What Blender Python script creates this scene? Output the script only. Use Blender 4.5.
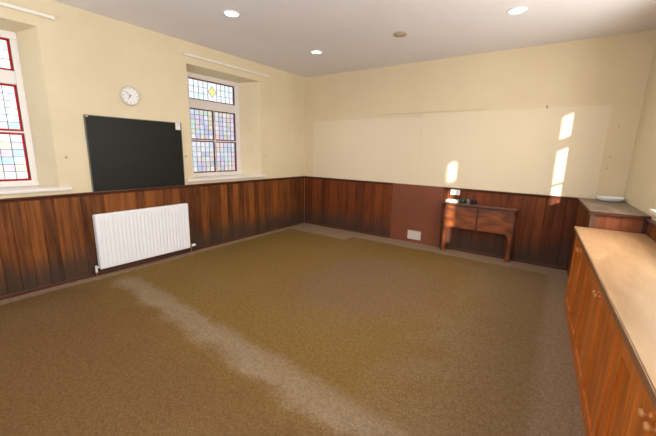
import bpy, bmesh, math, random
from mathutils import Vector, Matrix
random.seed(7)
S = bpy.context.scene
for o in list(bpy.data.objects): bpy.data.objects.remove(o)
COL = S.collection
PI = math.pi

# ------------------------------------------------------------------ camera
cam_d = bpy.data.cameras.new('camera'); cam = bpy.data.objects.new('camera', cam_d); COL.objects.link(cam)
cam_d.sensor_fit = 'HORIZONTAL'; cam_d.sensor_width = 36
cam_d.lens = 36 * 327.285 / 656; cam_d.clip_start = 0.05
yaw, pitch, roll = -0.6104, -0.2016, 0.0229
fw = Vector((math.sin(yaw)*math.cos(pitch), math.cos(yaw)*math.cos(pitch), math.sin(pitch)))
rt = Vector((math.cos(yaw), -math.sin(yaw), 0)); up = rt.cross(fw)
r2 = rt*math.cos(roll) + up*math.sin(roll); u2 = -rt*math.sin(roll) + up*math.cos(roll)
M4 = Matrix((r2, u2, -fw)).transposed().to_4x4(); M4.translation = Vector((4.479, -5.487, 1.553))
cam.matrix_world = M4
S.camera = cam

# ------------------------------------------------------------------ light
w = bpy.data.worlds.new('sky'); S.world = w; w.use_nodes = True
bg = w.node_tree.nodes['Background']
bg.inputs[0].default_value = (0.90, 0.95, 1.0, 1); bg.inputs[1].default_value = 1.6
EXPOSURE = 0.13
S.view_settings.view_transform = 'Standard'; S.view_settings.look = 'None'
S.view_settings.exposure = EXPOSURE; S.view_settings.gamma = 1.0
S.view_settings.use_curve_mapping = False

sd = bpy.data.lights.new('sun', 'SUN'); sd.energy = 16; sd.angle = math.radians(0.9); sd.color = (1.0, 0.93, 0.80)
sun = bpy.data.objects.new('sun', sd); COL.objects.link(sun); sun.location = (9, -9, 6)
sun.rotation_euler = Vector((-0.516, 1.0, -0.227)).to_track_quat('-Z', 'Y').to_euler()

def area(name, loc, direction, sx, sy, power, color):
    d = bpy.data.lights.new(name, 'AREA'); d.shape = 'RECTANGLE'; d.size = sx; d.size_y = sy
    d.energy = power; d.color = color
    o = bpy.data.objects.new(name, d); COL.objects.link(o); o.location = loc
    q = Vector(direction).to_track_quat('-Z', 'Y'); o.rotation_euler = q.to_euler(); return o
FILL = (0.93, 0.96, 1.0)
# daylight at the two right wall windows; near wall lamp is added fill light
area('daylight_right_far', (5.62, -2.15, 1.9), (-1, -0.05, 0.12), 0.95, 1.4, 78, (1.0, 0.97, 0.93))
area('daylight_right_near', (5.76, -5.15, 1.9), (-1, -0.05, 0.12), 0.95, 1.4, 88, (1.0, 0.97, 0.93))
area('fill_near_wall', (2.6, -6.62, 1.75), (0, 1, 0.6), 3.3, 1.65, 85, FILL)

# ------------------------------------------------------------------ constants
H = 3.0; DADO = 1.02; YN = -6.6; EX = 5.17; TH = math.atan(0.047)
RX90 = None
EM = Matrix.Translation((EX, 0, 0)) @ Matrix.Rotation(TH, 4, 'Z')       # the right wall runs slightly off square
def E(u, v, z=0):                                                     # u = distance in from the right wall, v = distance from back wall
    return EM @ Vector((-u, -v, z))

# ------------------------------------------------------------------ materials
def new_mat(name):
    m = bpy.data.materials.new(name); m.use_nodes = True
    nt = m.node_tree; return m, nt, nt.nodes['Principled BSDF']
def N(nt, t, **kw):
    n = nt.nodes.new(t)
    for k, v in kw.items():
        if k in n.inputs: n.inputs[k].default_value = v
        else: setattr(n, k, v)
    return n
def mixc(nt, fac, a, b, mode='MIX'):
    n = nt.nodes.new('ShaderNodeMix'); n.data_type = 'RGBA'; n.blend_type = mode
    for i, v in ((0, fac), (6, a), (7, b)):
        if hasattr(v, 'links') or hasattr(v, 'is_output'): nt.links.new(v, n.inputs[i])
        else: n.inputs[i].default_value = v if i == 0 else (*v, 1)
    return n.outputs[2]
def math_n(nt, op, a, b=None, c=None):
    n = nt.nodes.new('ShaderNodeMath'); n.operation = op
    for i, v in enumerate((a, b, c)):
        if v is None: continue
        if hasattr(v, 'is_output'): nt.links.new(v, n.inputs[i])
        else: n.inputs[i].default_value = v
    return n.outputs[0]
def smooth(nt, v, lo, hi):
    n = nt.nodes.new('ShaderNodeMapRange'); n.interpolation_type = 'SMOOTHSTEP'
    nt.links.new(v, n.inputs[0]); n.inputs[1].default_value = lo; n.inputs[2].default_value = hi
    return n.outputs[0]
def coords(nt):
    tc = nt.nodes.new('ShaderNodeTexCoord'); sp = nt.nodes.new('ShaderNodeSeparateXYZ')
    nt.links.new(tc.outputs['Object'], sp.inputs[0]); return tc.outputs['Object'], sp.outputs
def noise(nt, vec, scale, detail=3, rough=0.5):
    n = nt.nodes.new('ShaderNodeTexNoise'); nt.links.new(vec, n.inputs['Vector'])
    n.inputs['Scale'].default_value = scale; n.inputs['Detail'].default_value = detail; n.inputs['Roughness'].default_value = rough
    return n.outputs['Fac']
def scaled(nt, vec, s):
    n = nt.nodes.new('ShaderNodeMapping'); n.inputs['Scale'].default_value = s; nt.links.new(vec, n.inputs[0]); return n.outputs[0]
def bump(nt, bsdf, h, strength, dist):
    n = nt.nodes.new('ShaderNodeBump'); n.inputs['Strength'].default_value = strength; n.inputs['Distance'].default_value = dist
    nt.links.new(h, n.inputs['Height']); nt.links.new(n.outputs[0], bsdf.inputs['Normal'])

def plain(name, col, rough=0.5, metal=0.0, var=0.06, spec=0.5):
    m, nt, b = new_mat(name); vec, _ = coords(nt)
    f = noise(nt, vec, 9, 4)
    c = mixc(nt, f, tuple(x*(1-var) for x in col), tuple(min(1, x*(1+var)) for x in col))
    nt.links.new(c, b.inputs['Base Color']); b.inputs['Roughness'].default_value = rough
    b.inputs['Metallic'].default_value = metal; b.inputs['Specular IOR Level'].default_value = spec
    return m
def wall_mat(name, col, col2, rough=0.85):
    m, nt, b = new_mat(name); vec, xyz = coords(nt)
    f = smooth(nt, noise(nt, vec, 0.9, 5, 0.6), 0.35, 0.7)
    c = mixc(nt, f, col, col2)
    nt.links.new(c, b.inputs['Base Color']); b.inputs['Roughness'].default_value = rough
    b.inputs['Specular IOR Level'].default_value = 0.25
    bump(nt, b, noise(nt, vec, 14, 5, 0.6), 0.25, 0.006)
    return m
def board_mat(name, dark, light, axis, width, off=0.0, rough=0.5, stain_shade=0.0, spec=0.2, bv=0.25):
    """upright tongue and groove boards: every board its own tone, long grain along z"""
    m, nt, b = new_mat(name); vec, xyz = coords(nt)
    a = xyz[axis]
    idx = math_n(nt, 'FLOOR', math_n(nt, 'DIVIDE', math_n(nt, 'ADD', a, off), width))
    wn = nt.nodes.new('ShaderNodeTexWhiteNoise'); wn.noise_dimensions = '1D'; nt.links.new(idx, wn.inputs['W'])
    cb = nt.nodes.new('ShaderNodeCombineXYZ'); nt.links.new(math_n(nt, 'MULTIPLY', wn.outputs['Value'], 7.0), cb.inputs[2])
    va = nt.nodes.new('ShaderNodeVectorMath'); nt.links.new(vec, va.inputs[0]); nt.links.new(cb.outputs[0], va.inputs[1])
    g = noise(nt, scaled(nt, va.outputs[0], (22, 22, 1.1)), 1.6, 5, 0.62)
    k = noise(nt, scaled(nt, va.outputs[0], (5, 5, 1.6)), 1.5, 2)
    f = math_n(nt, 'ADD', math_n(nt, 'MULTIPLY', g, 0.75), math_n(nt, 'MULTIPLY', math_n(nt, 'ADD', wn.outputs['Value'], 0.21/bv-0.5), bv))
    f = math_n(nt, 'ADD', f, math_n(nt, 'MULTIPLY', k, 0.30))
    f = smooth(nt, f, 0.42, 1.05)
    c = mixc(nt, f, dark, light)
    if stain_shade:
        # damp grey mould along the foot; left boards also carry painted radiator shade
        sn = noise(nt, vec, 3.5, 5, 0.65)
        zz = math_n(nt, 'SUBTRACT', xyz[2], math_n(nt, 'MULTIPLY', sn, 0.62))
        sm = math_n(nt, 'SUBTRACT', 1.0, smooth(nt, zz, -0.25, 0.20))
        sm = math_n(nt, 'MULTIPLY', sm, stain_shade)
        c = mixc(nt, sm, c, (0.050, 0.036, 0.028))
    nt.links.new(c, b.inputs['Base Color']); b.inputs['Roughness'].default_value = rough
    b.inputs['Specular IOR Level'].default_value = spec
    bump(nt, b, g, 0.12, 0.003)
    return m
def glass_mat(name, col, rough=0.0):
    m, nt, b = new_mat(name)
    vec, _ = coords(nt); f = noise(nt, vec, 40, 3)
    c = mixc(nt, f, tuple(x*0.8 for x in col), tuple(min(1, x*1.18) for x in col))
    t = nt.nodes.new('ShaderNodeBsdfTransparent'); nt.links.new(c, t.inputs[0])
    g = nt.nodes.new('ShaderNodeBsdfGlossy'); g.inputs['Roughness'].default_value = 0.15
    mx = nt.nodes.new('ShaderNodeMixShader'); mx.inputs[0].default_value = 0.04
    nt.links.new(t.outputs[0], mx.inputs[1]); nt.links.new(g.outputs[0], mx.inputs[2])
    nt.links.new(mx.outputs[0], nt.nodes['Material Output'].inputs[0]); return m
def emit_mat(name, col, s):
    m, nt, b = new_mat(name); b.inputs['Base Color'].default_value = (*col, 1)
    b.inputs['Emission Color'].default_value = (*col, 1); b.inputs['Emission Strength'].default_value = s; return m

M = {}
M['cream'] = wall_mat('cream_wall_paint', (0.735, 0.64, 0.45), (0.68, 0.585, 0.405))
M['cream_back'] = wall_mat('cream_back_wall_paint', (0.74, 0.625, 0.435), (0.70, 0.58, 0.40))
M['lining'] = wall_mat('pale_lining_board_paint', (0.77, 0.67, 0.505), (0.75, 0.65, 0.485))
M['ceiling'] = wall_mat('ceiling_paint', (0.83, 0.80, 0.825), (0.80, 0.77, 0.795))
M['gloss'] = plain('white_gloss_paint', (0.78, 0.74, 0.72), 0.35, var=0.03)
M['white'] = plain('white_enamel', (0.86, 0.88, 0.94), 0.35, var=0.01)
M['plastic'] = plain('white_plastic', (0.80, 0.79, 0.77), 0.4, var=0.02)
M['rail'] = plain('off_white_track_plastic', (0.82, 0.77, 0.72), 0.5)
M['chrome'] = plain('brushed_chrome', (0.7, 0.7, 0.7), 0.25, 1.0)
M['copper'] = plain('dull_copper', (0.45, 0.22, 0.12), 0.4, 0.9)
M['black_board'] = plain('chalkboard_black', (0.011, 0.012, 0.009), 0.42, var=0.25, spec=0.2)
M['grey_edge'] = plain('grey_board_edge', (0.10, 0.10, 0.09), 0.5)
M['paper'] = plain('paper', (0.75, 0.70, 0.70), 0.8)
M['dark'] = plain('dark_metal', (0.05, 0.045, 0.04), 0.5)
M['tan'] = plain('tan_plastic', (0.42, 0.34, 0.24), 0.6)
M['red_board'] = wall_mat('maroon_painted_hardboard', (0.215, 0.070, 0.036), (0.185, 0.058, 0.030), 0.5)
M['vent'] = plain('off_white_vent', (0.62, 0.55, 0.49), 0.6)
M['lead'] = plain('lead_came', (0.08, 0.08, 0.09), 0.6)
M['maroon'] = plain('maroon_glazing_bar', (0.16, 0.03, 0.035), 0.5)
M['red_glass'] = glass_mat('red_border_glass', (0.62, 0.06, 0.05))
M['clear'] = glass_mat('clear_glass', (0.93, 0.93, 0.90))
M['downlight'] = emit_mat('lamp_diffuser', (1.0, 0.95, 0.86), 6.0)
WD, WL = (0.046, 0.013, 0.004), (0.285, 0.092, 0.020)
M['wain_left'] = board_mat('stained_pine_boards_left', WD, WL, 1, 0.12, 0, stain_shade=0.85)  # stronger here to paint in the shade below the radiator
M['wain_back'] = board_mat('stained_pine_boards_back', (0.050, 0.012, 0.004), (0.225, 0.056, 0.015), 0, 0.115, 0, stain_shade=0.8)
M['wain_right'] = board_mat('stained_pine_boards_right', WD, WL, 1, 0.12, 0)
M['dado'] = plain('stained_dado_rail', (0.085, 0.024, 0.012), 0.35, var=0.3)
def desk_mat():
    m, nt, b = new_mat('desk_red_oak'); vec, xyz = coords(nt)
    f = noise(nt, scaled(nt, vec, (2.2, 6, 6)), 2.0, 4, 0.5)
    c = mixc(nt, smooth(nt, f, 0.32, 0.68), (0.095, 0.024, 0.007), (0.275, 0.074, 0.018))
    nt.links.new(c, b.inputs['Base Color']); b.inputs['Roughness'].default_value = 0.35; return m
M['desk'] = desk_mat()
M['desk_dark'] = plain('desk_dark_edge', (0.060, 0.018, 0.010), 0.35, var=0.3)
M['desk_top'] = plain('desk_top_wood', (0.17, 0.065, 0.038), 0.28, var=0.2)
M['pine'] = board_mat('orange_pine_boards', (0.28, 0.062, 0.006), (0.70, 0.205, 0.028), 1, 0.085, 0, rough=0.35, bv=0.15)
M['pine_frame'] = board_mat('orange_pine_frame', (0.36, 0.085, 0.010), (0.70, 0.215, 0.034), 1, 0.6, 0.13, rough=0.35, bv=0.1)
M['pine_knob'] = plain('turned_pine_knob', (0.52, 0.22, 0.065), 0.4, var=0.12)
M['old_pine'] = board_mat('reddish_old_pine', (0.16, 0.048, 0.022), (0.34, 0.115, 0.052), 0, 0.30, 0.1, rough=0.4)
M['grey_post'] = plain('grey_brown_post', (0.11, 0.055, 0.035), 0.5, var=0.2)

def worktop_mat():
    m, nt, b = new_mat('peach_wood_laminate'); vec, xyz = coords(nt)
    f = smooth(nt, noise(nt, scaled(nt, vec, (6, 1.2, 6)), 2.2, 5, 0.6), 0.3, 0.7)
    c = mixc(nt, f, (0.38, 0.215, 0.105), (0.47, 0.285, 0.150))
    nt.links.new(c, b.inputs['Base Color']); b.inputs['Roughness'].default_value = 0.38; return m
M['worktop'] = worktop_mat()
def greytop_mat():
    m, nt, b = new_mat('worn_grey_brown_top'); vec, xyz = coords(nt)
    f = smooth(nt, noise(nt, scaled(nt, vec, (9, 1.5, 9)), 2.0, 5, 0.6), 0.3, 0.7)
    c = mixc(nt, f, (0.15, 0.11, 0.082), (0.24, 0.175, 0.13))
    nt.links.new(c, b.inputs['Base Color']); b.inputs['Roughness'].default_value = 0.45; return m
M['greytop'] = greytop_mat()
def carpet_mat():
    m, nt, b = new_mat('olive_brown_cord_carpet'); vec, xyz = coords(nt)
    X, Y = xyz[0], xyz[1]
    big = noise(nt, vec, 0.8, 4, 0.55); med = noise(nt, vec, 3.0, 4, 0.6)
    wob = math_n(nt, 'SUBTRACT', med, 0.5)
    speck = noise(nt, vec, 75, 2, 0.6); speck2 = noise(nt, vec, 28, 3, 0.7)
    olive = (0.182, 0.110, 0.032); brown = (0.155, 0.085, 0.034); pale = (0.285, 0.205, 0.145)
    # brown traffic area left of and nearer than the worn strip, olive beyond, paler towards the cabinets
    near = math_n(nt, 'SUBTRACT', 1.0, smooth(nt, math_n(nt, 'ADD', Y, math_n(nt, 'MULTIPLY', wob, 1.2)), -4.6, -3.7))
    c = mixc(nt, near, olive, brown)
    bx = smooth(nt, math_n(nt, 'ADD', X, math_n(nt, 'MULTIPLY', wob, 1.5)), 3.2, 4.2)
    bx = math_n(nt, 'MULTIPLY', bx, 0.85)
    c = mixc(nt, bx, c, (0.215, 0.143, 0.078))
    # brownish island in the middle of the olive
    dx = math_n(nt, 'DIVIDE', math_n(nt, 'SUBTRACT', X, 2.75), 0.95); dy = math_n(nt, 'DIVIDE', math_n(nt, 'ADD', Y, 2.1), 1.15)
    d = math_n(nt, 'SQRT', math_n(nt, 'ADD', math_n(nt, 'MULTIPLY', dx, dx), math_n(nt, 'MULTIPLY', dy, dy)))
    d = math_n(nt, 'ADD', d, math_n(nt, 'MULTIPLY', wob, 0.7))
    isl = math_n(nt, 'MULTIPLY', math_n(nt, 'SUBTRACT', 1.0, smooth(nt, d, 0.6, 1.1)), 0.95)
    c = mixc(nt, isl, c, (0.180, 0.110, 0.058))
    c = mixc(nt, math_n(nt, 'MULTIPLY', smooth(nt, big, 0.45, 0.7), 0.35), c, (0.200, 0.128, 0.058))
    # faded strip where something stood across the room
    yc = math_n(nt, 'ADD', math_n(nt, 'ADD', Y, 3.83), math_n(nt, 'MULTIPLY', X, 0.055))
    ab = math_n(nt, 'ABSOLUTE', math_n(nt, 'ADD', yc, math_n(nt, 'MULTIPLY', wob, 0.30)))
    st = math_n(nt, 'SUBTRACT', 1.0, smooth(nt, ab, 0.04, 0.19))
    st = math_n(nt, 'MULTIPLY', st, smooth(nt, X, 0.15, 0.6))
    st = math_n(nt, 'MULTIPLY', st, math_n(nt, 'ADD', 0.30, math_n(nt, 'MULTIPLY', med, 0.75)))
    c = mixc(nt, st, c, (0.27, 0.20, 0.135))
    # unfaded pale margin along the left and back walls and the corner patch
    jog = math_n(nt, 'MULTIPLY', wob, 0.12)
    ml = math_n(nt, 'SUBTRACT', 1.0, smooth(nt, math_n(nt, 'ADD', X, jog), 0.12, 0.20))
    mb = math_n(nt, 'SUBTRACT', 1.0, smooth(nt, math_n(nt, 'ADD', math_n(nt, 'MULTIPLY', Y, -1), jog), 0.34, 0.42))
    kx = math_n(nt, 'SUBTRACT', 1.0, smooth(nt, math_n(nt, 'ADD', X, jog), 1.45, 1.50))
    ky = math_n(nt, 'SUBTRACT', 1.0, smooth(nt, math_n(nt, 'ADD', math_n(nt, 'MULTIPLY', Y, -1), jog), 0.62, 0.68))
    k = math_n(nt, 'MULTIPLY', kx, ky)
    mg = math_n(nt, 'MAXIMUM', math_n(nt, 'MAXIMUM', ml, mb), k)
    mr = math_n(nt, 'MULTIPLY', smooth(nt, math_n(nt, 'ADD', X, jog), 4.47, 4.6), 0.7)
    mg = math_n(nt, 'MAXIMUM', mg, mr)
    c = mixc(nt, math_n(nt, 'MULTIPLY', mg, 0.85), c, pale)
    s = mixc(nt, smooth(nt, speck, 0.30, 0.72), (0.72, 0.71, 0.70), (1.25, 1.25, 1.25))
    c = mixc(nt, 0.75, c, s, 'MULTIPLY')
    s2 = mixc(nt, smooth(nt, speck2, 0.3, 0.7), (0.88, 0.88, 0.88), (1.12, 1.12, 1.11))
    c = mixc(nt, 1.0, c, s2, 'MULTIPLY')
    nt.links.new(c, b.inputs['Base Color']); b.inputs['Roughness'].default_value = 0.97
    b.inputs['Specular IOR Level'].default_value = 0.1
    bump(nt, b, speck, 0.6, 0.006); return m
M['carpet'] = carpet_mat()

# ------------------------------------------------------------------ mesh helpers
class MB:
    def __init__(s): s.bm = bmesh.new()
    def box(s, a, b, bev=0.0, mat=0, seg=2):
        lo = [min(a[i], b[i]) for i in range(3)]; hi = [max(a[i], b[i]) for i in range(3)]
        c = Vector([(lo[i]+hi[i])/2 for i in range(3)]); d = [hi[i]-lo[i] for i in range(3)]
        r = bmesh.ops.create_cube(s.bm, size=1.0, matrix=Matrix.Translation(c) @ Matrix.Diagonal((*d, 1)))
        fs = {f for v in r['verts'] for f in v.link_faces}
        for f in fs: f.material_index = mat
        if bev:
            es = list({e for v in r['verts'] for e in v.link_edges})
            bmesh.ops.bevel(s.bm, geom=es, offset=min(bev, min(d)*0.45), segments=seg, affect='EDGES', profile=0.6)
        return s
    def quad(s, pts, mat=0):
        f = s.bm.faces.new([s.bm.verts.new(p) for p in pts]); f.material_index = mat; return s
    def tube(s, p0, p1, r, r1=None, n=16, mat=0):
        p0, p1 = Vector(p0), Vector(p1); d = p1-p0
        q = Vector((0, 0, 1)).rotation_difference(d.normalized()).to_matrix().to_4x4()
        bmesh.ops.create_cone(s.bm, cap_ends=True, segments=n, radius1=r, radius2=r if r1 is None else r1, depth=d.length,
                              matrix=Matrix.Translation((p0+p1)/2) @ q)
        return s
    def lathe(s, prof, origin=(0, 0, 0), axis=(0, 0, 1), n=28, cap=True):
        """prof: (radius, height) pairs along axis"""
        q = Vector((0, 0, 1)).rotation_difference(Vector(axis).normalized()).to_matrix(); o = Vector(origin)
        rings = []
        for r, h in prof:
            if r < 1e-5: rings.append([s.bm.verts.new(o + q @ Vector((0, 0, h)))])
            else: rings.append([s.bm.verts.new(o + q @ Vector((r*math.cos(2*PI*i/n), r*math.sin(2*PI*i/n), h))) for i in range(n)])
        for A, B in zip(rings, rings[1:]):
            for i in range(n):
                j = (i+1) % n
                if len(A) == 1 and len(B) == 1: continue
                if len(A) == 1: s.bm.faces.new((A[0], B[j], B[i]))
                elif len(B) == 1: s.bm.faces.new((A[i], A[j], B[0]))
                else: s.bm.faces.new((A[i], A[j], B[j], B[i]))
        return s
    def prism(s, poly, axis, lo, hi, mat=0):
        """extrude a 2-D polygon; axis = index of the extrusion axis"""
        def P(p, t):
            q = list(p); q.insert(axis, t); return q
        A = [s.bm.verts.new(P(p, lo)) for p in poly]; B = [s.bm.verts.new(P(p, hi)) for p in poly]
        n = len(poly); fs = [s.bm.faces.new(A), s.bm.faces.new(B)]
        for i in range(n): fs.append(s.bm.faces.new((A[i], A[(i+1) % n], B[(i+1) % n], B[i])))
        for f in fs: f.material_index = mat
        return s
    def build(s, name, mats, parent=None, smooth=False, loc=None, mtx=None):
        bmesh.ops.recalc_face_normals(s.bm, faces=s.bm.faces)
        me = bpy.data.meshes.new(name); s.bm.to_mesh(me); s.bm.free()
        for m in (mats if isinstance(mats, (list, tuple)) else [mats]): me.materials.append(M[m] if isinstance(m, str) else m)
        if smooth:
            me.polygons.foreach_set('use_smooth', [True]*len(me.polygons))
            me.set_sharp_from_angle(angle=math.radians(38))
        o = bpy.data.objects.new(name, me); COL.objects.link(o)
        if parent is not None: o.parent = parent
        if mtx is not None: o.matrix_world = mtx
        if loc is not None: o.location = loc
        return o
def thing(name, label, cat, loc=(0, 0, 0), rz=0.0, group=None):
    o = bpy.data.objects.new(name, None); COL.objects.link(o); o.empty_display_size = 0.1
    o.location = loc; o.rotation_euler = (0, 0, rz); return tag(o, label, cat, group)
def tag(o, label, cat, group=None):
    o['label'] = label; o['category'] = cat
    if group: o['group'] = group
    return o
def struct(o, label=None):
    o['kind'] = 'structure'
    if label: o['label'] = label
    return o

# ------------------------------------------------------------------ room shell
fl = MB(); fl.box((-0.5, YN-0.4, -0.12), (6.2, 0.3, 0.0)); struct(fl.build('floor', 'carpet'), 'worn olive brown cord carpet with pale faded strips')
ce = MB(); ce.box((-0.5, YN-0.4, H), (6.2, 0.3, H+0.12)); struct(ce.build('ceiling', 'ceiling'), 'flat pinkish white painted ceiling')

def wall_open(s0, s1, ops, P, D, gd):
    """slab with splayed window openings. ops: outer rect (a0,a1,z0,z1), inner rect at depth gd, outer-face rect"""
    mb = MB(); bm = mb.bm
    def grid(rects, d):
        ss = sorted({s0, s1, *[v for r in rects for v in r[:2]]}); zz = sorted({0.0, H, *[v for r in rects for v in r[2:]]})
        for i in range(len(ss)-1):
            for j in range(len(zz)-1):
                cs, cz = (ss[i]+ss[i+1])/2, (zz[j]+zz[j+1])/2
                if any(r[0] < cs < r[1] and r[2] < cz < r[3] for r in rects): continue
                mb.quad([P(ss[i], zz[j], d), P(ss[i+1], zz[j], d), P(ss[i+1], zz[j+1], d), P(ss[i], zz[j+1], d)])
    grid([o[0] for o in ops], 0.0); grid([o[2] for o in ops], D)
    def ring(r, q, d0, d1):
        c0 = [(r[0], r[2]), (r[1], r[2]), (r[1], r[3]), (r[0], r[3])]; c1 = [(q[0], q[2]), (q[1], q[2]), (q[1], q[3]), (q[0], q[3])]
        for i in range(4):
            j = (i+1) % 4
            mb.quad([P(*c0[i], d0), P(*c0[j], d0), P(*c1[j], d1), P(*c1[i], d1)])
    for a, b, c in ops: ring(a, b, 0, gd); ring(b, b, gd, gd+0.08); ring(b, c, gd+0.08, D)
    for s in (s0, s1): mb.quad([P(s, 0, 0), P(s, H, 0), P(s, H, D), P(s, 0, D)])
    for z in (0, H): mb.quad([P(s0, z, 0), P(s1, z, 0), P(s1, z, D), P(s0, z, D)])
    bmesh.ops.remove_doubles(bm, verts=bm.verts, dist=1e-5)
    return mb
PL = lambda s, z, d: (-d, s, z)                     # left wall, plane x = 0
PR = lambda s, z, d: (d, -s, z)                     # right wall, local frame
GD = 0.30
W2 = ((-2.63, -1.235, 1.09, 2.712), (-2.51, -1.46, 1.10, 2.678), (-2.51, -1.46, 1.10, 2.678))
W1 = ((-5.64, -4.245, 1.09, 2.712), (-5.50, -4.345, 1.10, 2.678), (-5.50, -4.345, 1.10, 2.678))
wl = wall_open(YN, 0.0, [W1, W2], PL, 0.455, GD).build('wall_left', 'cream'); struct(wl, 'cream painted left wall with two stained glass windows')
def rw(a):  # right-hand window opening starting at v = a
    return ((a, a+1.39, 1.09, 2.712), (a+0.14, a+1.27, 1.10, 2.678), (a+0.14, a+1.21, 1.10, 2.70))
W3, W4 = rw(1.40), rw(4.41)
wr = wall_open(0.0, 7.2, [W3, W4], PR, 0.455, GD).build('wall_right', 'cream', mtx=EM); struct(wr, 'cream painted right wall above the cabinets')
mb = MB(); mb.box((-0.5, 0, 0), (6.0, 0.25, H)); wb = mb.build('wall_back', 'cream_back'); struct(wb, 'cream painted back wall')
PN = lambda s, z, d: (s, YN-d, z)
WN = ((0.9, 4.3, 0.90, 2.62),)*3  # opening added to bring in the fill light
wn_ = wall_open(-0.4, 6.0, [WN], PN, 0.30, 0.12).build('wall_near', 'cream'); struct(wn_)

# added unseen slab outside the near wall, blocks the sun from that window
mb = MB(); mb.box((-4.0, -9.6, -0.5), (6.3, -9.2, 4.5), 0.02); struct(mb.build('sun_blocker', plain('blocker_grey', (0.5, 0.48, 0.45), 0.9)))
# ------------------------------------------------------------------ windows
PASTEL = [(0.52, 0.50, 0.60), (0.64, 0.44, 0.50), (0.48, 0.56, 0.64), (0.66, 0.50, 0.50), (0.62, 0.54, 0.56), (0.60, 0.56, 0.40), (0.46, 0.60, 0.52), (0.66, 0.62, 0.62),
          (0.52, 0.42, 0.58), (0.62, 0.48, 0.38), (0.40, 0.46, 0.50), (0.56, 0.60, 0.64)]
BRIGHT = [(0.95, 0.95, 0.92), (0.95, 0.90, 0.68), (0.90, 0.68, 0.72), (0.60, 0.78, 0.95), (0.95, 0.95, 0.95), (0.92, 0.88, 0.62), (0.82, 0.76, 0.86)]
WHITE = [(0.97, 0.97, 0.97), (0.93, 0.96, 0.97), (0.97, 0.94, 0.95)]
TOPL = [(0.72, 0.74, 0.84), (0.78, 0.78, 0.80), (0.66, 0.80, 0.76), (0.84, 0.74, 0.80), (0.66, 0.74, 0.90)]
def gm(tagname, cols, dim, sat=1.0): return [glass_mat('%s_glass_pane' % tagname, tuple((x*sat+(1-sat)*sum(c)/3)*dim for x in c)) for c in cols]
PAL = {'pastel': gm('pastel', PASTEL, 0.88, 0.85), 'bright': gm('pale', BRIGHT, 0.85), 'white': gm('white', WHITE, 1.0), 'top': gm('upper', TOPL, 0.92, 0.7),
       'yellow': [glass_mat('yellow_diamond_glass', (0.80, 0.66, 0.22))]}
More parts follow.
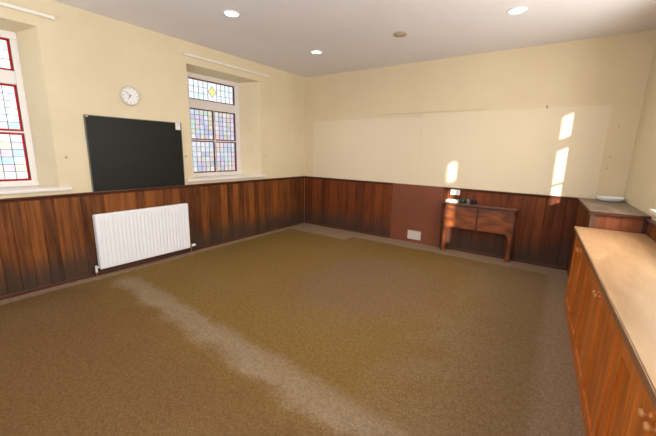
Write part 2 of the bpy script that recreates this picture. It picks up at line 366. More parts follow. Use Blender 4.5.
def leaded(P, s0, s1, z0, z1, nc, nr, pick, parent, border_mat, bw, star=False):
    """one light: coloured glass quarries, lead came, border strip"""
    d = GD + 0.030
    g = MB(); mats = []; index = {}
    def mi(m):
        if m.name not in index: index[m.name] = len(mats); mats.append(m)
        return index[m.name]
    a0, a1, b0, b1 = s0+bw, s1-bw, z0+bw, z1-bw
    cw, ch = (a1-a0)/nc, (b1-b0)/nr
    cs, cz = (a0+a1)/2, (b0+b1)/2
    for i in range(nc):
        for j in range(nr):
            x0, x1, y0, y1 = a0+i*cw, a0+(i+1)*cw, b0+j*ch, b0+(j+1)*ch
            if star and abs((x0+x1)/2-cs) < cw*1.1: continue
            g.quad([P(x0, y0, d), P(x1, y0, d), P(x1, y1, d), P(x0, y1, d)], mi(pick((i+.5)/nc, (j+.5)/nr)))
    if star:
        k = 2 if nc % 2 == 0 else 1.5
        x0, x1 = cs-cw, cs+cw
        rd = min(cw, ch)*0.98
        # four-pointed yellow star in a pale surround
        outer = [(x0, b0), (x1, b0), (x1, b1), (x0, b1)]
        st = []
        for q in range(8):
            a = PI/4*q; r = rd*(1.0 if q % 2 == 0 else 0.62); st.append((cs+r*math.cos(a), cz+r*math.sin(a)))
        for q in range(8):
            g.quad([P(cs, cz, d), P(*st[q], d), P(*st[(q+1) % 8], d)], mi(PAL['yellow'][0]))
        rim = [(x1, cz), (x1, b1), (cs, b1), (x0, b1), (x0, cz), (x0, b0), (cs, b0), (x1, b0)]
        for q in range(8):
            g.quad([P(*st[q], d), P(*rim[q], d), P(*rim[(q+1) % 8], d), P(*st[(q+1) % 8], d)], mi(PAL['top'][q % 5]))
    g.build('stained_glass', mats, parent)
    l = MB(); lw = 0.0026
    def bar(x0, y0, x1, y1):
        dx, dy = x1-x0, y1-y0; L = math.hypot(dx, dy); nx, ny = -dy/L*lw, dx/L*lw
        f = [P(x0+nx, y0+ny, d-0.004), P(x1+nx, y1+ny, d-0.004), P(x1-nx, y1-ny, d-0.004), P(x0-nx, y0-ny, d-0.004)]
        h = [P(x0+nx, y0+ny, d+0.004), P(x1+nx, y1+ny, d+0.004), P(x1-nx, y1-ny, d+0.004), P(x0-nx, y0-ny, d+0.004)]
        l.quad(f); l.quad(h)
        for i in range(4): l.quad([f[i], f[(i+1) % 4], h[(i+1) % 4], h[i]])
    for i in range(1, nc):
        x = a0+i*cw
        if star and abs(x-cs) < cw*0.5: continue
        bar(x, b0, x, b1)
    for j in range(1, nr):
        y = b0+j*ch
        if star: bar(a0, y, cs-cw, y); bar(cs+cw, y, a1, y)
        else: bar(a0, y, a1, y)
    if star:
        for q in range(8): bar(*st[q], *st[(q+1) % 8])
    l.build('lead_came', 'lead', parent)
    b = MB()
    def pbox(x0, x1, y0, y1, da, db): 
        A = P(x0, y0, da); B = P(x1, y1, db); b.box(A, B)
    for (x0, x1, y0, y1) in ((s0, s1, z0, z0+bw), (s0, s1, z1-bw, z1), (s0, s0+bw, z0+bw, z1-bw), (s1-bw, s1, z0+bw, z1-bw)):
        pbox(x0, x1, y0, y1, d-0.006, d+0.006)
    b.build('border', border_mat, parent)
    e = MB()   # thin dark putty line around the glass
    t = 0.006
    for (x0, x1, y0, y1) in ((s0-t, s1+t, z0-t, z0), (s0-t, s1+t, z1, z1+t), (s0-t, s0, z0, z1), (s1, s1+t, z0, z1)):
        A = P(x0, y0, d-0.016); B = P(x1, y1, d+0.004); e.box(A, B)
    e.build('glazing_bead', 'maroon', parent)
def window(n, W, P, style, mtx=None, wall_rot=None):
    a0, a1, z0, z1 = W[1]
    f = MB()
    fm = 0.064 if style == 'bright' else 0.095
    g0, g1 = a0+fm, a1-fm
    zt0, zt1, zl0, zl1 = 2.300, 2.600, 1.168, 2.155
    def bx(x0, x1, y0, y1, da=GD, db=GD+0.075, bev=0.006): f.box(P(x0, y0, da), P(x1, y1, db), bev)
    bx(a0, a1, z0, zl0-0.006); bx(a0, a1, zt1+0.006, z1); bx(a0, g0-0.006, zl0-0.006, zt1+0.006); bx(g1+0.006, a1, zl0-0.006, zt1+0.006)
    bx(g0-0.006, g1+0.006, zl1+0.006, zt0-0.006)
    fo = f.build('window_%d' % n, 'gloss', mtx=mtx); struct(fo)
    s = MB(); o0, o1 = W[0][0], W[0][1]
    A = P(o0-0.10, 1.062, -0.035); B = P(o1+0.10, 1.098, -0.0005); s.box(A, B, 0.008)
    pts = [(o0+0.003, 0.0), (o1-0.003, 0.0), (a1, GD-0.001), (a0, GD-0.001)]
    top = [P(x, 1.0985, d) for x, d in pts]; bot = [P(x, 1.0905, d) for x, d in pts]
    s.quad(top); s.quad(bot)
    for i in range(4): s.quad([top[i], top[(i+1) % 4], bot[(i+1) % 4], bot[i]])
    so = s.build('window_sill', 'gloss', fo)
    if style == 'clear':
        c = MB(); d = GD+0.03
        for (y0, y1) in ((zt0-0.01, zt1+0.01), (zl0-0.01, zl1+0.01)):
            c.box(P(g0-0.01, y0, d), P(g1+0.01, y1, d+0.004))
        c.build('pane', 'clear', fo)
        c = MB(); c.box(P(g0-0.006, 1.665, d-0.02), P(g1+0.006, 1.690, d+0.02)); c.build('glazing_bar', 'gloss', fo)
        return fo
    rnd = random.Random(n)
    if style == 'bright':
        def pt(i, j): return rnd.choice(PAL['white'])
        def pu(i, j): return rnd.choice(PAL['white'] if j > 0.2 else PAL['bright'])
        def pw(i, j): return rnd.choice(PAL['bright'])
        bm_, bw = 'red_glass', 0.015
    else:
        def pt(i, j): return rnd.choice(PAL['top'])
        pu = pw = lambda i, j: rnd.choice(PAL['pastel'])
        bm_, bw = 'maroon', 0.011
    leaded(P, g0, g1, zt0, zt1, 10, 3, pt, fo, bm_, bw, star=True)
    mid = (g0+g1)/2; mw = 0.014
    for (x0, x1) in ((g0, mid-mw), (mid+mw, g1)):
        leaded(P, x0, x1, 1.692, zl1, 5, 6, pu, fo, bm_, bw)
        leaded(P, x0, x1, zl0, 1.664, 5, 6, pw, fo, bm_, bw)
    c = MB(); c.box(P(mid-mw+0.006, zl0-0.006, GD+0.012), P(mid+mw-0.006, zl1+0.006, GD+0.05), 0.002)
    c.build('mullion', 'gloss', fo)
    c = MB(); c.box(P(g0-0.006, 1.670, GD+0.013), P(mid-mw+0.005, 1.686, GD+0.05)); c.box(P(mid+mw-0.005, 1.670, GD+0.013), P(g1+0.006, 1.686, GD+0.05))
    c.build('glazing_bar', 'gloss', fo)
    return fo
window(1, W1, PL, 'bright'); window(2, W2, PL, 'pastel')
window(3, W3, PR, 'clear', EM); window(4, W4, PR, 'clear', EM)
f = MB()  # added window behind the camera, put in for the fill light
for (x0, x1, y0, y1) in ((0.9, 4.3, 0.9, 0.97), (0.9, 4.3, 2.55, 2.62), (0.9, 0.97, 0.97, 2.55), (4.23, 4.3, 0.97, 2.55), (2.0, 2.05, 0.97, 2.55), (3.15, 3.2, 0.97, 2.55)):
    f.box((x0, YN-0.06, y0), (x1, YN-0.12, y1))
f = struct(f.build('window_5', 'gloss')); c = MB(); c.box((0.95, YN-0.088, 0.95), (4.25, YN-0.092, 2.57)); c.build('pane', 'clear', f)

# ------------------------------------------------------------------ panelling (part of the walls)
def boards(name, mat, s0, s1, width, P, parent, z1=0.985, th=0.016):
    """tongue and groove boards with V joints"""
    mb = MB(); k0 = math.floor(s0/width); k = k0; v = 0.0052
    while k*width < s1-1e-6:
        a, b = max(s0, k*width), min(s1, (k+1)*width); k += 1
        if b-a < 0.012: continue
        poly = [(a, 0.0), (b, 0.0), (b, th-v), (b-v, th), (a+v, th), (a, th-v)]
        A = [mb.bm.verts.new(P(x, 0.0, -d)) for x, d in poly]; B = [mb.bm.verts.new(P(x, z1, -d)) for x, d in poly]
        mb.bm.faces.new(A); mb.bm.faces.new(B)
        for i in range(6): mb.bm.faces.new((A[i], A[(i+1) % 6], B[(i+1) % 6], B[i]))
    return mb.build(name, mat, parent)
def rail(name, s0, s1, P, parent, top=DADO):
    mb = MB()
    poly = [(0.0, top-0.042), (0.020, top-0.042), (0.024, top-0.024), (0.034, top-0.016), (0.038, top-0.008), (0.034, top), (0.0, top)]
    A = [mb.bm.verts.new(P(s0, z, -d)) for d, z in poly]; B = [mb.bm.verts.new(P(s1, z, -d)) for d, z in poly]
    mb.bm.faces.new(A); mb.bm.faces.new(B)
    for i in range(len(poly)): mb.bm.faces.new((A[i], A[(i+1) % len(poly)], B[(i+1) % len(poly)], B[i]))
    return mb.build(name, 'dado', parent)
PB = lambda s, z, d: (s, d, z)
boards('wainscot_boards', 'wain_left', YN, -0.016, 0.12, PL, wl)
rail('dado_rail', YN, -0.001, PL, wl)
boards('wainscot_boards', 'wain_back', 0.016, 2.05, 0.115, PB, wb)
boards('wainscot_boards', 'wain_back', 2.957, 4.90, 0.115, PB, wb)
rail('dado_rail', 0.036, 2.05, PB, wb); rail('dado_rail', 2.957, 4.74, PB, wb)
boards('wainscot_boards', 'wain_right', 1.30, 7.0, 0.12, PR, wr, z1=0.975)
rail('dado_rail', 1.30, 7.0, PR, wr, top=1.0)
# skirting fillets
mb = MB(); mb.box((0.016, YN, 0), (0.030, -0.03, 0.035), 0.004); struct(mb.build('baseboard_left', 'dado'))
mb = MB(); mb.box((0.03, -0.016, 0), (2.05, -0.030, 0.035), 0.004); mb.box((2.957, -0.016, 0), (4.73, -0.030, 0.035), 0.004); struct(mb.build('baseboard_back', 'dado'))
# pale lining boards fixed over the lower part of the back wall
mb = MB()
for a, b, t in ((0.235, 2.499, 2.140), (2.501, 4.890, 2.190)):
    mb.box((a, -0.006, DADO+0.001), (b, 0, t))
struct(mb.build('trim_1', 'lining'), 'pale lining boards on the back wall')
mb = MB(); mb.box((1.64, -0.016, 2.208), (3.44, 0, 2.222), 0.003); struct(mb.build('trim_2', 'cream_back'), 'thin batten above the pale lining boards')

# ------------------------------------------------------------------ things on the left wall
def curtain_track(y0, y1, z, label):
    t = thing('curtain_track', label, 'curtain rail', (0, (y0+y1)/2, z), 0, 'curtain tracks above the left wall windows')
    h = (y1-y0)/2
    m = MB(); m.box((0.018, -h, -0.016), (0.040, h, 0.016), 0.004); m.build('rail', 'rail', t)
    k = 5
    for i in range(k):
        y = -h+0.08+(2*h-0.16)*i/(k-1); m = MB(); m.box((0.0, y-0.012, -0.010), (0.020, y+0.012, 0.010)); m.build('bracket', 'rail', t)
    for s in (-1, 1): m = MB(); m.box((0.015, s*h-0.006, -0.019), (0.044, s*h+0.006, 0.019), 0.004); m.build('end_stop', 'rail', t)
    return t
curtain_track(-2.67, -1.05, 2.822, 'white plastic curtain track above the far stained glass window')
curtain_track(-5.75, -4.105, 2.826, 'white plastic curtain track running out of frame above the near left window')
def hook(y, z, label):
    t = thing('tieback_hook', label, 'hook', (0, y, z), 0, 'curtain tie-back hooks on the left wall')
    m = MB(); m.lathe([(0.0, 0), (0.016, 0), (0.016, 0.004), (0.0, 0.006)], axis=(1, 0, 0), n=14); m.build('wall_plate', 'tan', t, smooth=True)
    m = MB(); m.tube((0.003, 0, 0), (0.030, 0, 0), 0.004, n=8); m.tube((0.030, 0, -0.003), (0.030, 0, 0.016), 0.004, n=8); m.build('prong', 'chrome', t, smooth=True)
hook(-4.15, 1.42, 'small tie-back hook right of the near window, left of the blackboard')
hook(-2.725, 1.43, 'small tie-back hook between the blackboard and the far window')
hook(-1.13, 1.43, 'small tie-back hook on the corner side of the far window')

# clock
t = thing('wall_clock', 'round white wall clock high above the blackboard', 'clock', (0, -3.428, 2.165))
m = MB(); m.lathe([(0.0, 0.0), (0.108, 0.0), (0.112, 0.010), (0.112, 0.026), (0.106, 0.036), (0.099, 0.036), (0.097, 0.024), (0.0, 0.024)], axis=(1, 0, 0), n=40)
m.build('rim', plain('silver_grey_rim', (0.60, 0.60, 0.58), 0.4, 0.0), t, smooth=True)
m = MB(); m.lathe([(0.0, 0.0235), (0.097, 0.0235), (0.097, 0.0255), (0.0, 0.0255)], axis=(1, 0, 0), n=40); m.build('dial', 'plastic', t)
for k in range(12):
    m = MB(); a = 2*PI*k/12; q = Matrix.Rotation(a, 4, 'X')
    L = 0.016 if k % 3 == 0 else 0.010
    c = [q @ Vector((0.0265, s*0.0028, 0.090-l)) for s, l in ((-1, 0), (1, 0), (1, L), (-1, L))]; m.quad(c)
    b = [p - Vector((0.001, 0, 0)) for p in c]; m.quad(b)
    for i in range(4): m.quad([c[i], c[(i+1) % 4], b[(i+1) % 4], b[i]])
    m.build('hour_mark', 'grey_edge', t)
def hand(nm, ang, L, wd, x):
    m = MB(); q = Matrix.Rotation(ang, 4, 'X')
    c = [q @ Vector((x, s*wd, l)) for s, l in ((-1, -0.012), (1, -0.012), (0.4, L), (-0.4, L))]; m.quad(c)
    b = [p - Vector((0.0012, 0, 0)) for p in c]; m.quad(b)
    for i in range(4): m.quad([c[i], c[(i+1) % 4], b[(i+1) % 4], b[i]])
    m.build(nm, 'dark', t)
# +rotation about X turns z towards -y (viewer's left)
hand('minute_hand', math.radians(50), 0.075, 0.0035, 0.030); hand('hour_hand', math.radians(145), 0.052, 0.0045, 0.0285)

# blackboard leaning in place on the dado rail
t = thing('blackboard', 'large black chalkboard on the left wall above the radiator', 'blackboard', (0.0, -3.355, DADO+0.001))
m = MB(); m.box((0.004, -0.582, 0.0), (0.022, 0.570, 0.868), 0.002); m.build('writing_board', 'black_board', t)
m = MB()
for a, b in (((0.003, -0.588, 0.0), (0.026, -0.580, 0.872)), ((0.003, 0.568, 0.0), (0.026, 0.576, 0.872)), ((0.003, -0.588, 0.866), (0.026, 0.576, 0.874))):
    m.box(a, b, 0.001)
m.build('edge_strip', 'grey_edge', t)
for y in (-0.565,):
    m = MB(); m.box((0.022, y-0.012, 0.85), (0.030, y+0.012, 0.880), 0.002); m.build('fixing_clip', 'tan', t)
m = MB(); m.box((0.0265, -0.036, -0.048), (0.0275, 0.036, 0.048))
tag(m.build('paper_note', 'paper', loc=(0, -2.832, 1.845)), 'small white paper note stuck on the top right corner of the blackboard', 'paper')

# radiator
RY0, RY1, RZ0, RZ1 = -3.985, -2.80, 0.085, 0.752
t = thing('radiator', 'white panel radiator on the left wall under the blackboard', 'radiator', (0, (RY0+RY1)/2, 0))
hw = (RY1-RY0)/2
m = MB(); nfl = 24; pitchf = (2*hw-0.06)/nfl
zb, zt = RZ0+0.035, RZ1-0.05
prof = [(-hw, 0.092), (-hw+0.006, 0.098), (-hw+0.03, 0.098)]
for i in range(nfl):
    y = -hw+0.03+i*pitchf
    prof += [(y+pitchf*0.30, 0.098), (y+pitchf*0.42, 0.0935), (y+pitchf*0.58, 0.0935), (y+pitchf*0.70, 0.098)]
prof += [(hw-0.03, 0.098), (hw-0.006, 0.098), (hw, 0.092)]
rows = []
for z, fl_, inset in ((RZ0, 0, 0.008), (RZ0+0.008, 0, 0.0), (zb, 0, 0), (zb+0.02, 1, 0), (zt-0.02, 1, 0), (zt, 0, 0), (RZ1-0.008, 0, 0.0), (RZ1, 0, 0.008)):
    rows.append([m.bm.verts.new((((x if fl_ else (0.098 if x == 0.0935 else x)) - inset), y, z)) for y, x in prof])
for A, B in zip(rows, rows[1:]):
    for i in range(len(prof)-1): m.bm.faces.new((A[i], A[i+1], B[i+1], B[i]))
back = [m.bm.verts.new((0.075, y, z)) for y, z in ((-hw, RZ0), (hw, RZ0), (hw, RZ1), (-hw, RZ1))]
m.bm.faces.new(back)
m.bm.faces.new([*rows[0], back[1], back[0]]); m.bm.faces.new([*rows[-1], back[2], back[3]])
m.bm.faces.new([r[0] for r in rows] + [back[3], back[0]]); m.bm.faces.new([r[-1] for r in rows] + [back[2], back[1]])
m.build('front_panel', 'white', t, smooth=True)
m = MB(); m.box((0.040, -hw+0.004, RZ1-0.004), (0.088, hw-0.004, RZ1+0.006), 0.002)
m.build('top_grille', 'white', t)
for s in (-1, 1): m = MB(); m.box((0.036, s*hw-0.002, RZ0+0.03), (0.090, s*hw+0.004*s, RZ1+0.004), 0.001); m.build('side_panel', 'white', t)
m = MB(); m.box((0.045, -hw+0.02, RZ0+0.02), (0.070, hw-0.02, RZ1-0.02)); m.build('rear_fins', 'gloss', t)
for s in (-0.35, 0.35): m = MB(); m.box((0.0165, s-0.02, RZ0+0.06), (0.047, s+0.02, RZ1-0.08)); m.build('wall_bracket', 'gloss', t)
v = MB(); v.tube((0.06, -hw-0.035, 0.055), (0.06, -hw-0.035, 0.135), 0.013); v.tube((0.06, -hw-0.035, 0.110), (0.06, -hw+0.004, 0.110), 0.011)
v.build('lockshield_valve', 'plastic', t, smooth=True)
v = MB(); v.tube((0.06, -hw-0.035, 0.0), (0.06, -hw-0.035, 0.056), 0.0085); v.build('pipe', 'copper', t, smooth=True)
v = MB(); v.tube((0.06, hw+0.030, 0.050), (0.06, hw+0.030, 0.120), 0.011); v.tube((0.06, hw-0.004, 0.105), (0.06, hw+0.042, 0.105), 0.011); v.build('thermostatic_valve', 'chrome', t, smooth=True)
v = MB(); v.lathe([(0, 0), (0.018, 0), (0.021, 0.01), (0.021, 0.05), (0.017, 0.062), (0, 0.062)], (0.06, hw+0.040, 0.105), (0, 1, 0)); v.build('valve_head', 'plastic', t, smooth=True)
v = MB(); v.tube((0.06, hw+0.030, 0.0), (0.06, hw+0.030, 0.052), 0.0085); v.build('pipe', 'copper', t, smooth=True)

# ------------------------------------------------------------------ back wall things
m = MB(); m.box((2.052, -0.012, 0.0), (2.955, -0.0005, 1.018), 0.002)
tag(m.build('hardboard_panel', 'red_board'), 'flat maroon painted hardboard panel filling the gap left of the side table', 'panel')
t = thing('air_vent', 'off-white slotted air vent low on the maroon panel', 'vent', (2.515, -0.0125, 0.135))
m = MB()
for a, b in (((-0.120, 0, -0.078), (0.120, -0.010, -0.062)), ((-0.120, 0, 0.062), (0.120, -0.010, 0.078)), ((-0.120, 0, -0.062), (-0.104, -0.010, 0.062)), ((0.104, 0, -0.062), (0.120, -0.010, 0.062))): m.box(a, b, 0.002)
m.build('frame', 'vent', t)
m = MB(); m.box((-0.104, 0, -0.062), (0.104, -0.002, 0.062)); m.build('backing', plain('vent_mesh_grey', (0.30, 0.26, 0.23), 0.7), t)
for k in range(8):
    z = -0.054+k*0.0155; m = MB(); m.prism([(-0.002, z+0.008), (-0.009, z-0.004), (-0.009, z-0.006), (-0.002, z+0.002)], 0, -0.104, 0.104)
    m.build('louvre', 'vent', t)

# side table
DX0, DX1, DF, DT = 3.045, 4.020, -0.165, 0.800
t = thing('side_table', 'narrow dark wooden side table with panelled apron against the back wall', 'table', ((DX0+DX1)/2, -0.1, 0))
cx = (DX0+DX1)/2
m = MB(); m.box((DX0-0.055-cx, DF-0.035+0.1, DT-0.022), (DX1+0.035-cx, 0.058, DT), 0.006); m.build('table_top', 'desk_top', t)
m = MB(); m.box((DX0-0.03-cx, DF-0.012+0.1, DT-0.040), (DX1+0.015-cx, 0.055, DT-0.0225), 0.004); m.build('cornice_moulding', 'desk_dark', t)
m = MB(); m.box((DX0+0.03-cx, DF+0.1, 0.402), (DX1-0.03-cx, DF+0.1+0.02, DT-0.041), 0.002)
m.build('apron', 'desk_dark', t)
for a, b in ((DX0+0.083, (DX0+DX1)/2-0.014), ((DX0+DX1)/2+0.014, DX1-0.083)):
    m = MB(); a -= cx; b -= cx; z0, z1 = 0.410, DT-0.055
    m.box((a, DF+0.1-0.006, z0), (b, DF+0.1+0.002, z1), 0.004, seg=3)
    m.box((a+0.035, DF+0.1-0.010, z0+0.03), (b-0.035, DF+0.1-0.004, z1-0.03), 0.003)
    m.build('apron_panel', 'desk', t)
for s, xx in ((-1, DX0), (1, DX1)):
    m = MB(); x0 = xx-cx
    # end board that curves in below the top and narrows to the foot
    pr = [(0.0, DT-0.041), (0.0, 0.0), (0.046, 0.0), (0.050, 0.05), (0.040, 0.10), (0.038, 0.34), (0.050, 0.38), (0.080, 0.41), (0.085, DT-0.041)]
    poly = [(x0 - s*px, z) for px, z in pr]
    m.prism(poly, 1, DF+0.1-0.004, DF+0.1+0.040); m.build('leg', 'desk', t)
    m = MB(); m.box((x0-s*0.002, DF+0.1+0.041, 0.40), (x0-s*0.020, 0.058, DT-0.041)); m.build('side_board', 'desk_dark', t)
    m = MB(); m.box((x0-s*0.002, 0.020, 0.0), (x0-s*0.042, 0.058, 0.40), 0.003); m.build('leg', 'desk_dark', t)
    m = MB()
    cv = [(DF+0.1-0.03, DT-0.041), (DF+0.1-0.005, DT-0.12), (DF+0.1-0.012, 0.55), (DF+0.1-0.004, 0.30), (DF+0.1-0.002, 0.0), (DF+0.1+0.05, 0.0), (DF+0.1+0.05, DT-0.041)]
    m.prism(cv, 0, x0+s*0.0005, x0+s*0.022); m.build('side_bracket', 'desk_dark', t)

# socket and clutter above the side table
t = thing('socket_plate', 'white double socket plate on the boards above the left end of the table', 'socket', (3.142, -0.0165, 0.950))
m = MB(); m.box((-0.073, 0, -0.043), (0.073, -0.009, 0.043), 0.003); m.build('face_plate', 'plastic', t)
for s in (-1, 1):
    m = MB(); m.box((s*0.036-0.004, -0.0088, 0.004), (s*0.036+0.004, -0.0098, 0.016)); m.box((s*0.036-0.015, -0.0088, -0.012), (s*0.036-0.007, -0.0098, -0.007)); m.box((s*0.036+0.007, -0.0088, -0.012), (s*0.036+0.015, -0.0098, -0.007)); m.build('pin_holes', 'dark', t)
    m = MB(); m.box((s*0.014-0.005, -0.0088, 0.018), (s*0.014+0.005, -0.012, 0.034), 0.001); m.build('switch', 'plastic', t)
t = thing('plastic_tray', 'low white plastic tray on the left end of the side table', 'tray', (3.14, -0.115, DT+0.0005))
m = MB(); m.box((-0.100, -0.060, 0), (0.085, 0.050, 0.006), 0.002)
for a, b in (((-0.100, -0.060, 0), (-0.094, 0.050, 0.040)), ((0.079, -0.060, 0), (0.085, 0.050, 0.040)), ((-0.094, -0.060, 0), (0.079, -0.054, 0.030)), ((-0.094, 0.044, 0), (0.079, 0.050, 0.040))): m.box(a, b, 0.002)
m.build('tray_body', 'plastic', t)
m = MB(); m.box((-0.07, -0.058, 0.012), (0.0, -0.0615, 0.026)); m.build('sticker', plain('pale_green_label', (0.25, 0.42, 0.27), 0.6), t, )
m = MB(); m.lathe([(0, 0), (0.030, 0), (0.036, 0.01), (0.036, 0.055), (0.028, 0.068), (0.0, 0.072)], n=20)
tag(m.build('green_pot', plain('dark_green_plastic', (0.012, 0.060, 0.025), 0.4), smooth=True, loc=(3.285, -0.115, DT+0.0005)), 'small dark green pot beside the white tray on the side table', 'pot')
t = thing('grey_tin', 'small grey tin between the green pot and the dark jar', 'tin', (3.365, -0.10, DT+0.0005))
m = MB(); m.lathe([(0, 0), (0.032, 0), (0.033, 0.003), (0.033, 0.066), (0, 0.066)], n=20); m.build('tin_body', plain('dull_grey_tin', (0.17, 0.18, 0.20), 0.4, 0.3), t, smooth=True)
m = MB(); m.lathe([(0, 0.0662), (0.034, 0.0662), (0.034, 0.074), (0, 0.076)], n=20); m.build('lid', 'chrome', t, smooth=True)
t = thing('dark_jar', 'small near-black jar, rightmost of the items on the side table', 'jar', (3.450, -0.095, DT+0.0005))
m = MB(); m.lathe([(0, 0), (0.034, 0), (0.037, 0.006), (0.037, 0.052), (0.028, 0.062), (0.028, 0.066), (0, 0.066)], n=20); m.build('jar_body', plain('dark_purple_glass', (0.025, 0.015, 0.025), 0.2), t, smooth=True)
m = MB(); m.lathe([(0, 0.0662), (0.030, 0.0662), (0.030, 0.080), (0, 0.081)], n=20); m.build('lid', 'dark', t, smooth=True)

t = thing('picture_hook', 'small dark hook on the back wall above the right sunlit patch', 'hook', (4.212, -0.0005, 2.20))
m = MB(); m.box((-0.007, 0, -0.020), (0.007, -0.003, 0.024), 0.001); m.build('hook_plate', 'dark', t)
m = MB(); m.tube((0, -0.002, -0.016), (0, -0.018, -0.022), 0.003, n=8); m.tube((0, -0.018, -0.023), (0, -0.022, -0.004), 0.003, n=8); m.build('prong', 'dark', t)
for (x, z, w_) in ((4.955, 1.42, 'lowest'), (4.965, 1.56, 'middle'), (4.99, 1.93, 'highest')):
    m = MB(); m.lathe([(0, 0), (0.006, 0), (0.006, 0.002), (0.0, 0.004)], axis=(0, -1, 0), n=10)
    tag(m.build('wall_screw', 'dark', loc=(x, -0.0065 if x < 4.89 else -0.0005, z)), '%s of three tiny dark screws at the right end of the back wall' % w_, 'screw', 'screws at the right of the back wall')

# ------------------------------------------------------------------ ceiling fittings
def downlight(x, y, label):
    t = thing('downlight', label, 'ceiling light', (x, y, H), 0, 'recessed ceiling downlights')
    m = MB(); m.lathe([(0.070, 0), (0.092, 0), (0.092, 0.004), (0.088, 0.008), (0.074, 0.008), (0.070, 0.004), (0.070, 0)], axis=(0, 0, -1), n=36); m.build('trim_ring', 'white', t, smooth=True)
    m = MB(); m.lathe([(0, 0.0), (0.0695, 0.0), (0.0695, 0.003), (0.03, 0.006), (0, 0.007)], axis=(0, 0, -1), n=36); m.build('diffuser', 'downlight', t, smooth=True)
    d = bpy.data.lights.new('downlight_lamp', 'AREA'); d.shape = 'DISK'; d.size = 0.12; d.energy = 5; d.color = (1.0, 0.93, 0.82); d.spread = math.radians(130)
    o = bpy.data.objects.new('downlight_lamp', d); COL.objects.link(o); o.parent = t; o.location = (0, 0, -0.012)
downlight(1.317, -2.891, 'lit round downlight nearest the top left of the ceiling, above the left windows')
downlight(1.261, -1.285, 'lit round downlight nearest the far left corner of the room')
downlight(3.897, -1.379, 'lit round downlight on the right side of the ceiling')
t = thing('ceiling_vent', 'round tan ceiling vent between the far downlight and the right downlight', 'vent', (2.619, -1.357, H))
m = MB(); m.lathe([(0, 0), (0.088, 0), (0.088, 0.006), (0.078, 0.016), (0.066, 0.018), (0.062, 0.012), (0, 0.012)], axis=(0, 0, -1), n=32); m.build('cover_ring', 'tan', t, smooth=True)
m = MB(); m.lathe([(0, 0.0125), (0.045, 0.0125), (0.042, 0.024), (0, 0.026)], axis=(0, 0, -1), n=28); m.build('centre_disc', 'tan', t, smooth=True)

# ------------------------------------------------------------------ cabinets along the right wall (frame of that wall)
# corner cabinet
CU, CV0, CV1 = 0.430, 0.035, 1.262
t = thing('corner_cabinet', 'dark corner cabinet with worn grey-brown top, taller than the pine counter', 'cabinet', E(CU/2, (CV0+CV1)/2), TH)
def L(u, v, z): return (CU/2-u, (CV0+CV1)/2-v, z)           # local coords of t
m = MB(); m.box(L(0.004, CV0, 0.0), L(CU, CV1-0.03, 0.985)); m.build('carcass', 'desk_dark', t)
m = MB(); m.box(L(0.003, 0.022, 0.99), L(CU+0.025, CV1+0.03, DADO+0.004), 0.005); m.build('cabinet_top', 'greytop', t)
m = MB(); m.box(L(0.003, CV1+0.0301, 0.992), L(CU+0.0255, CV1+0.036, DADO+0.002), 0.001); m.box(L(CU+0.0251, 0.022, 0.992), L(CU+0.031, CV1+0.036, DADO+0.002), 0.001); m.build('top_edging', 'desk_dark', t)
m = MB()
k = 0; v = CV0
while v < CV1-0.08:
    v2 = min(v+0.115, CV1-0.045); m.box(L(CU+0.001, v+0.001, 0.0), L(CU+0.012, v2-0.001, 0.984), 0.003); v = v2
m.build('side_boards', 'wain_right', t)
m = MB(); m.box(L(CU+0.012, CV1-0.042, 0), L(CU-0.035, CV1, 0.988), 0.003); m.build('corner_post', 'grey_post', t)
m = MB(); m.box(L(0.045, CV1-0.029, 0.0), L(CU-0.036, CV1-0.008, 0.988)); m.build('front_panel', 'old_pine', t)
m = MB(); m.box(L(0.004, CV1-0.029, 0), L(0.044, CV1, 0.988), 0.003); m.build('end_post', 'desk_dark', t)

# white dish
t = thing('serving_dish', 'shallow white oval dish on the grey-brown corner cabinet top', 'dish', (5.022, -0.185, DADO+0.0045))
m = MB(); m.lathe([(0, 0), (0.095, 0), (0.112, 0.006), (0.130, 0.018), (0.138, 0.032), (0.140, 0.046), (0.136, 0.052), (0.130, 0.050), (0.126, 0.036), (0.108, 0.018), (0.085, 0.012), (0, 0.011)], n=40)
m.build('dish_body', plain('glazed_white_china', (0.80, 0.82, 0.86), 0.15, var=0.01), t, smooth=True)

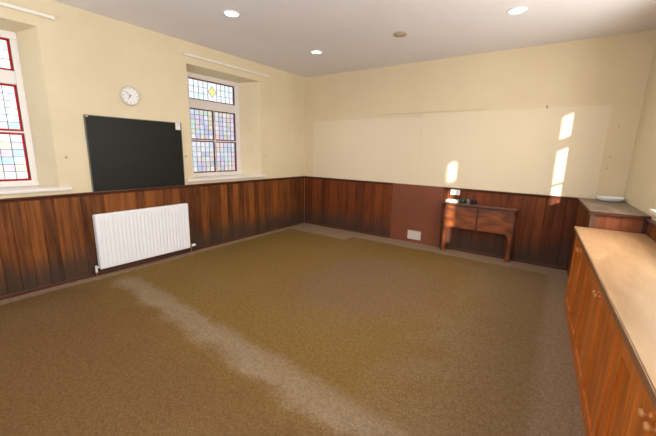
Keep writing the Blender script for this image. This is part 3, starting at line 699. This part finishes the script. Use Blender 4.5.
# pine units
FU = 0.527
seams = [1.285, 2.385, 3.550, 4.710]
marks = ['far unit, next to the corner cabinet', 'middle unit of the run of three', 'near unit, cut by the bottom right of the frame']
def knob(parent, p):
    m = MB(); m.lathe([(0.0, 0), (0.012, 0), (0.009, 0.004), (0.009, 0.009), (0.012, 0.013), (0.0155, 0.018), (0.0155, 0.025), (0.011, 0.031), (0, 0.034)], p, (-1, 0, 0), n=18)
    m.build('knob', 'pine_knob', parent, smooth=True)
for i in range(3):
    v0, v1 = seams[i], seams[i+1]; vc = (v0+v1)/2
    t = thing('pine_cabinet', 'orange pine double door base cabinet, %s' % marks[i], 'cabinet', E(FU/2, vc), TH, 'pine base cabinets under the worktop')
    def L(u, v, z): return (FU/2-u, vc-v, z)
    m = MB(); m.box(L(0.018, v0+0.001, 0.0), L(FU-0.022, v1-0.001, 0.818)); m.build('carcass', 'pine_frame', t)
    m = MB()
    m.box(L(FU-0.021, v0+0.001, 0.045), L(FU, v0+0.035, 0.770)); m.box(L(FU-0.021, v1-0.035, 0.045), L(FU, v1-0.001, 0.770))
    m.box(L(FU-0.021, v0+0.001, 0.770), L(FU, v1-0.001, 0.818)); m.box(L(FU-0.021, v0+0.001, 0.0), L(FU+0.006, v1-0.001, 0.045), 0.004)
    m.build('face_frame', 'pine_frame', t)
    for s in (-1, 1):
        a, b = (v0+0.037, vc-0.0015) if s < 0 else (vc+0.0015, v1-0.037)
        z0, z1 = 0.050, 0.767; st = 0.062
        m = MB()
        m.box(L(FU-0.012, a, z0), L(FU+0.010, a+st, z1), 0.002); m.box(L(FU-0.012, b-st, z0), L(FU+0.010, b, z1), 0.002)
        m.box(L(FU-0.012, a+st, z1-st), L(FU+0.010, b-st, z1), 0.002); m.box(L(FU-0.012, a+st, z0), L(FU+0.010, b-st, z0+st), 0.002)
        d = m.build('door', 'pine_frame', t)
        m = MB(); n = 5; wv = (b-a-2*st)/n
        for q in range(n): m.box(L(FU-0.012, a+st+q*wv+0.0008, z0+st), L(FU-0.002, a+st+(q+1)*wv-0.0008, z1-st), 0.003)
        m.build('panel_boards', 'pine', d)
        kv = b-0.032 if s < 0 else a+0.032
        knob(d, L(FU+0.0095, kv, 0.728))
t = thing('worktop', 'long peach wood-effect laminate worktop over the pine cabinets', 'worktop', E(0.272, 2.995, 0.8185), TH)
m = MB(); m.box((-0.272-0.012, -1.74, 0), (0.272-0.018, 1.712, 0.0315), 0.004, seg=3); m.build('laminate_slab', 'worktop', t)
m = MB(); m.box((-0.272-0.018, -1.74, -0.006), (-0.272-0.0125, 1.712, 0.029), 0.002); m.build('edge_lipping', plain('brown_edge_lipping', (0.24, 0.12, 0.055), 0.4, var=0.2), t)
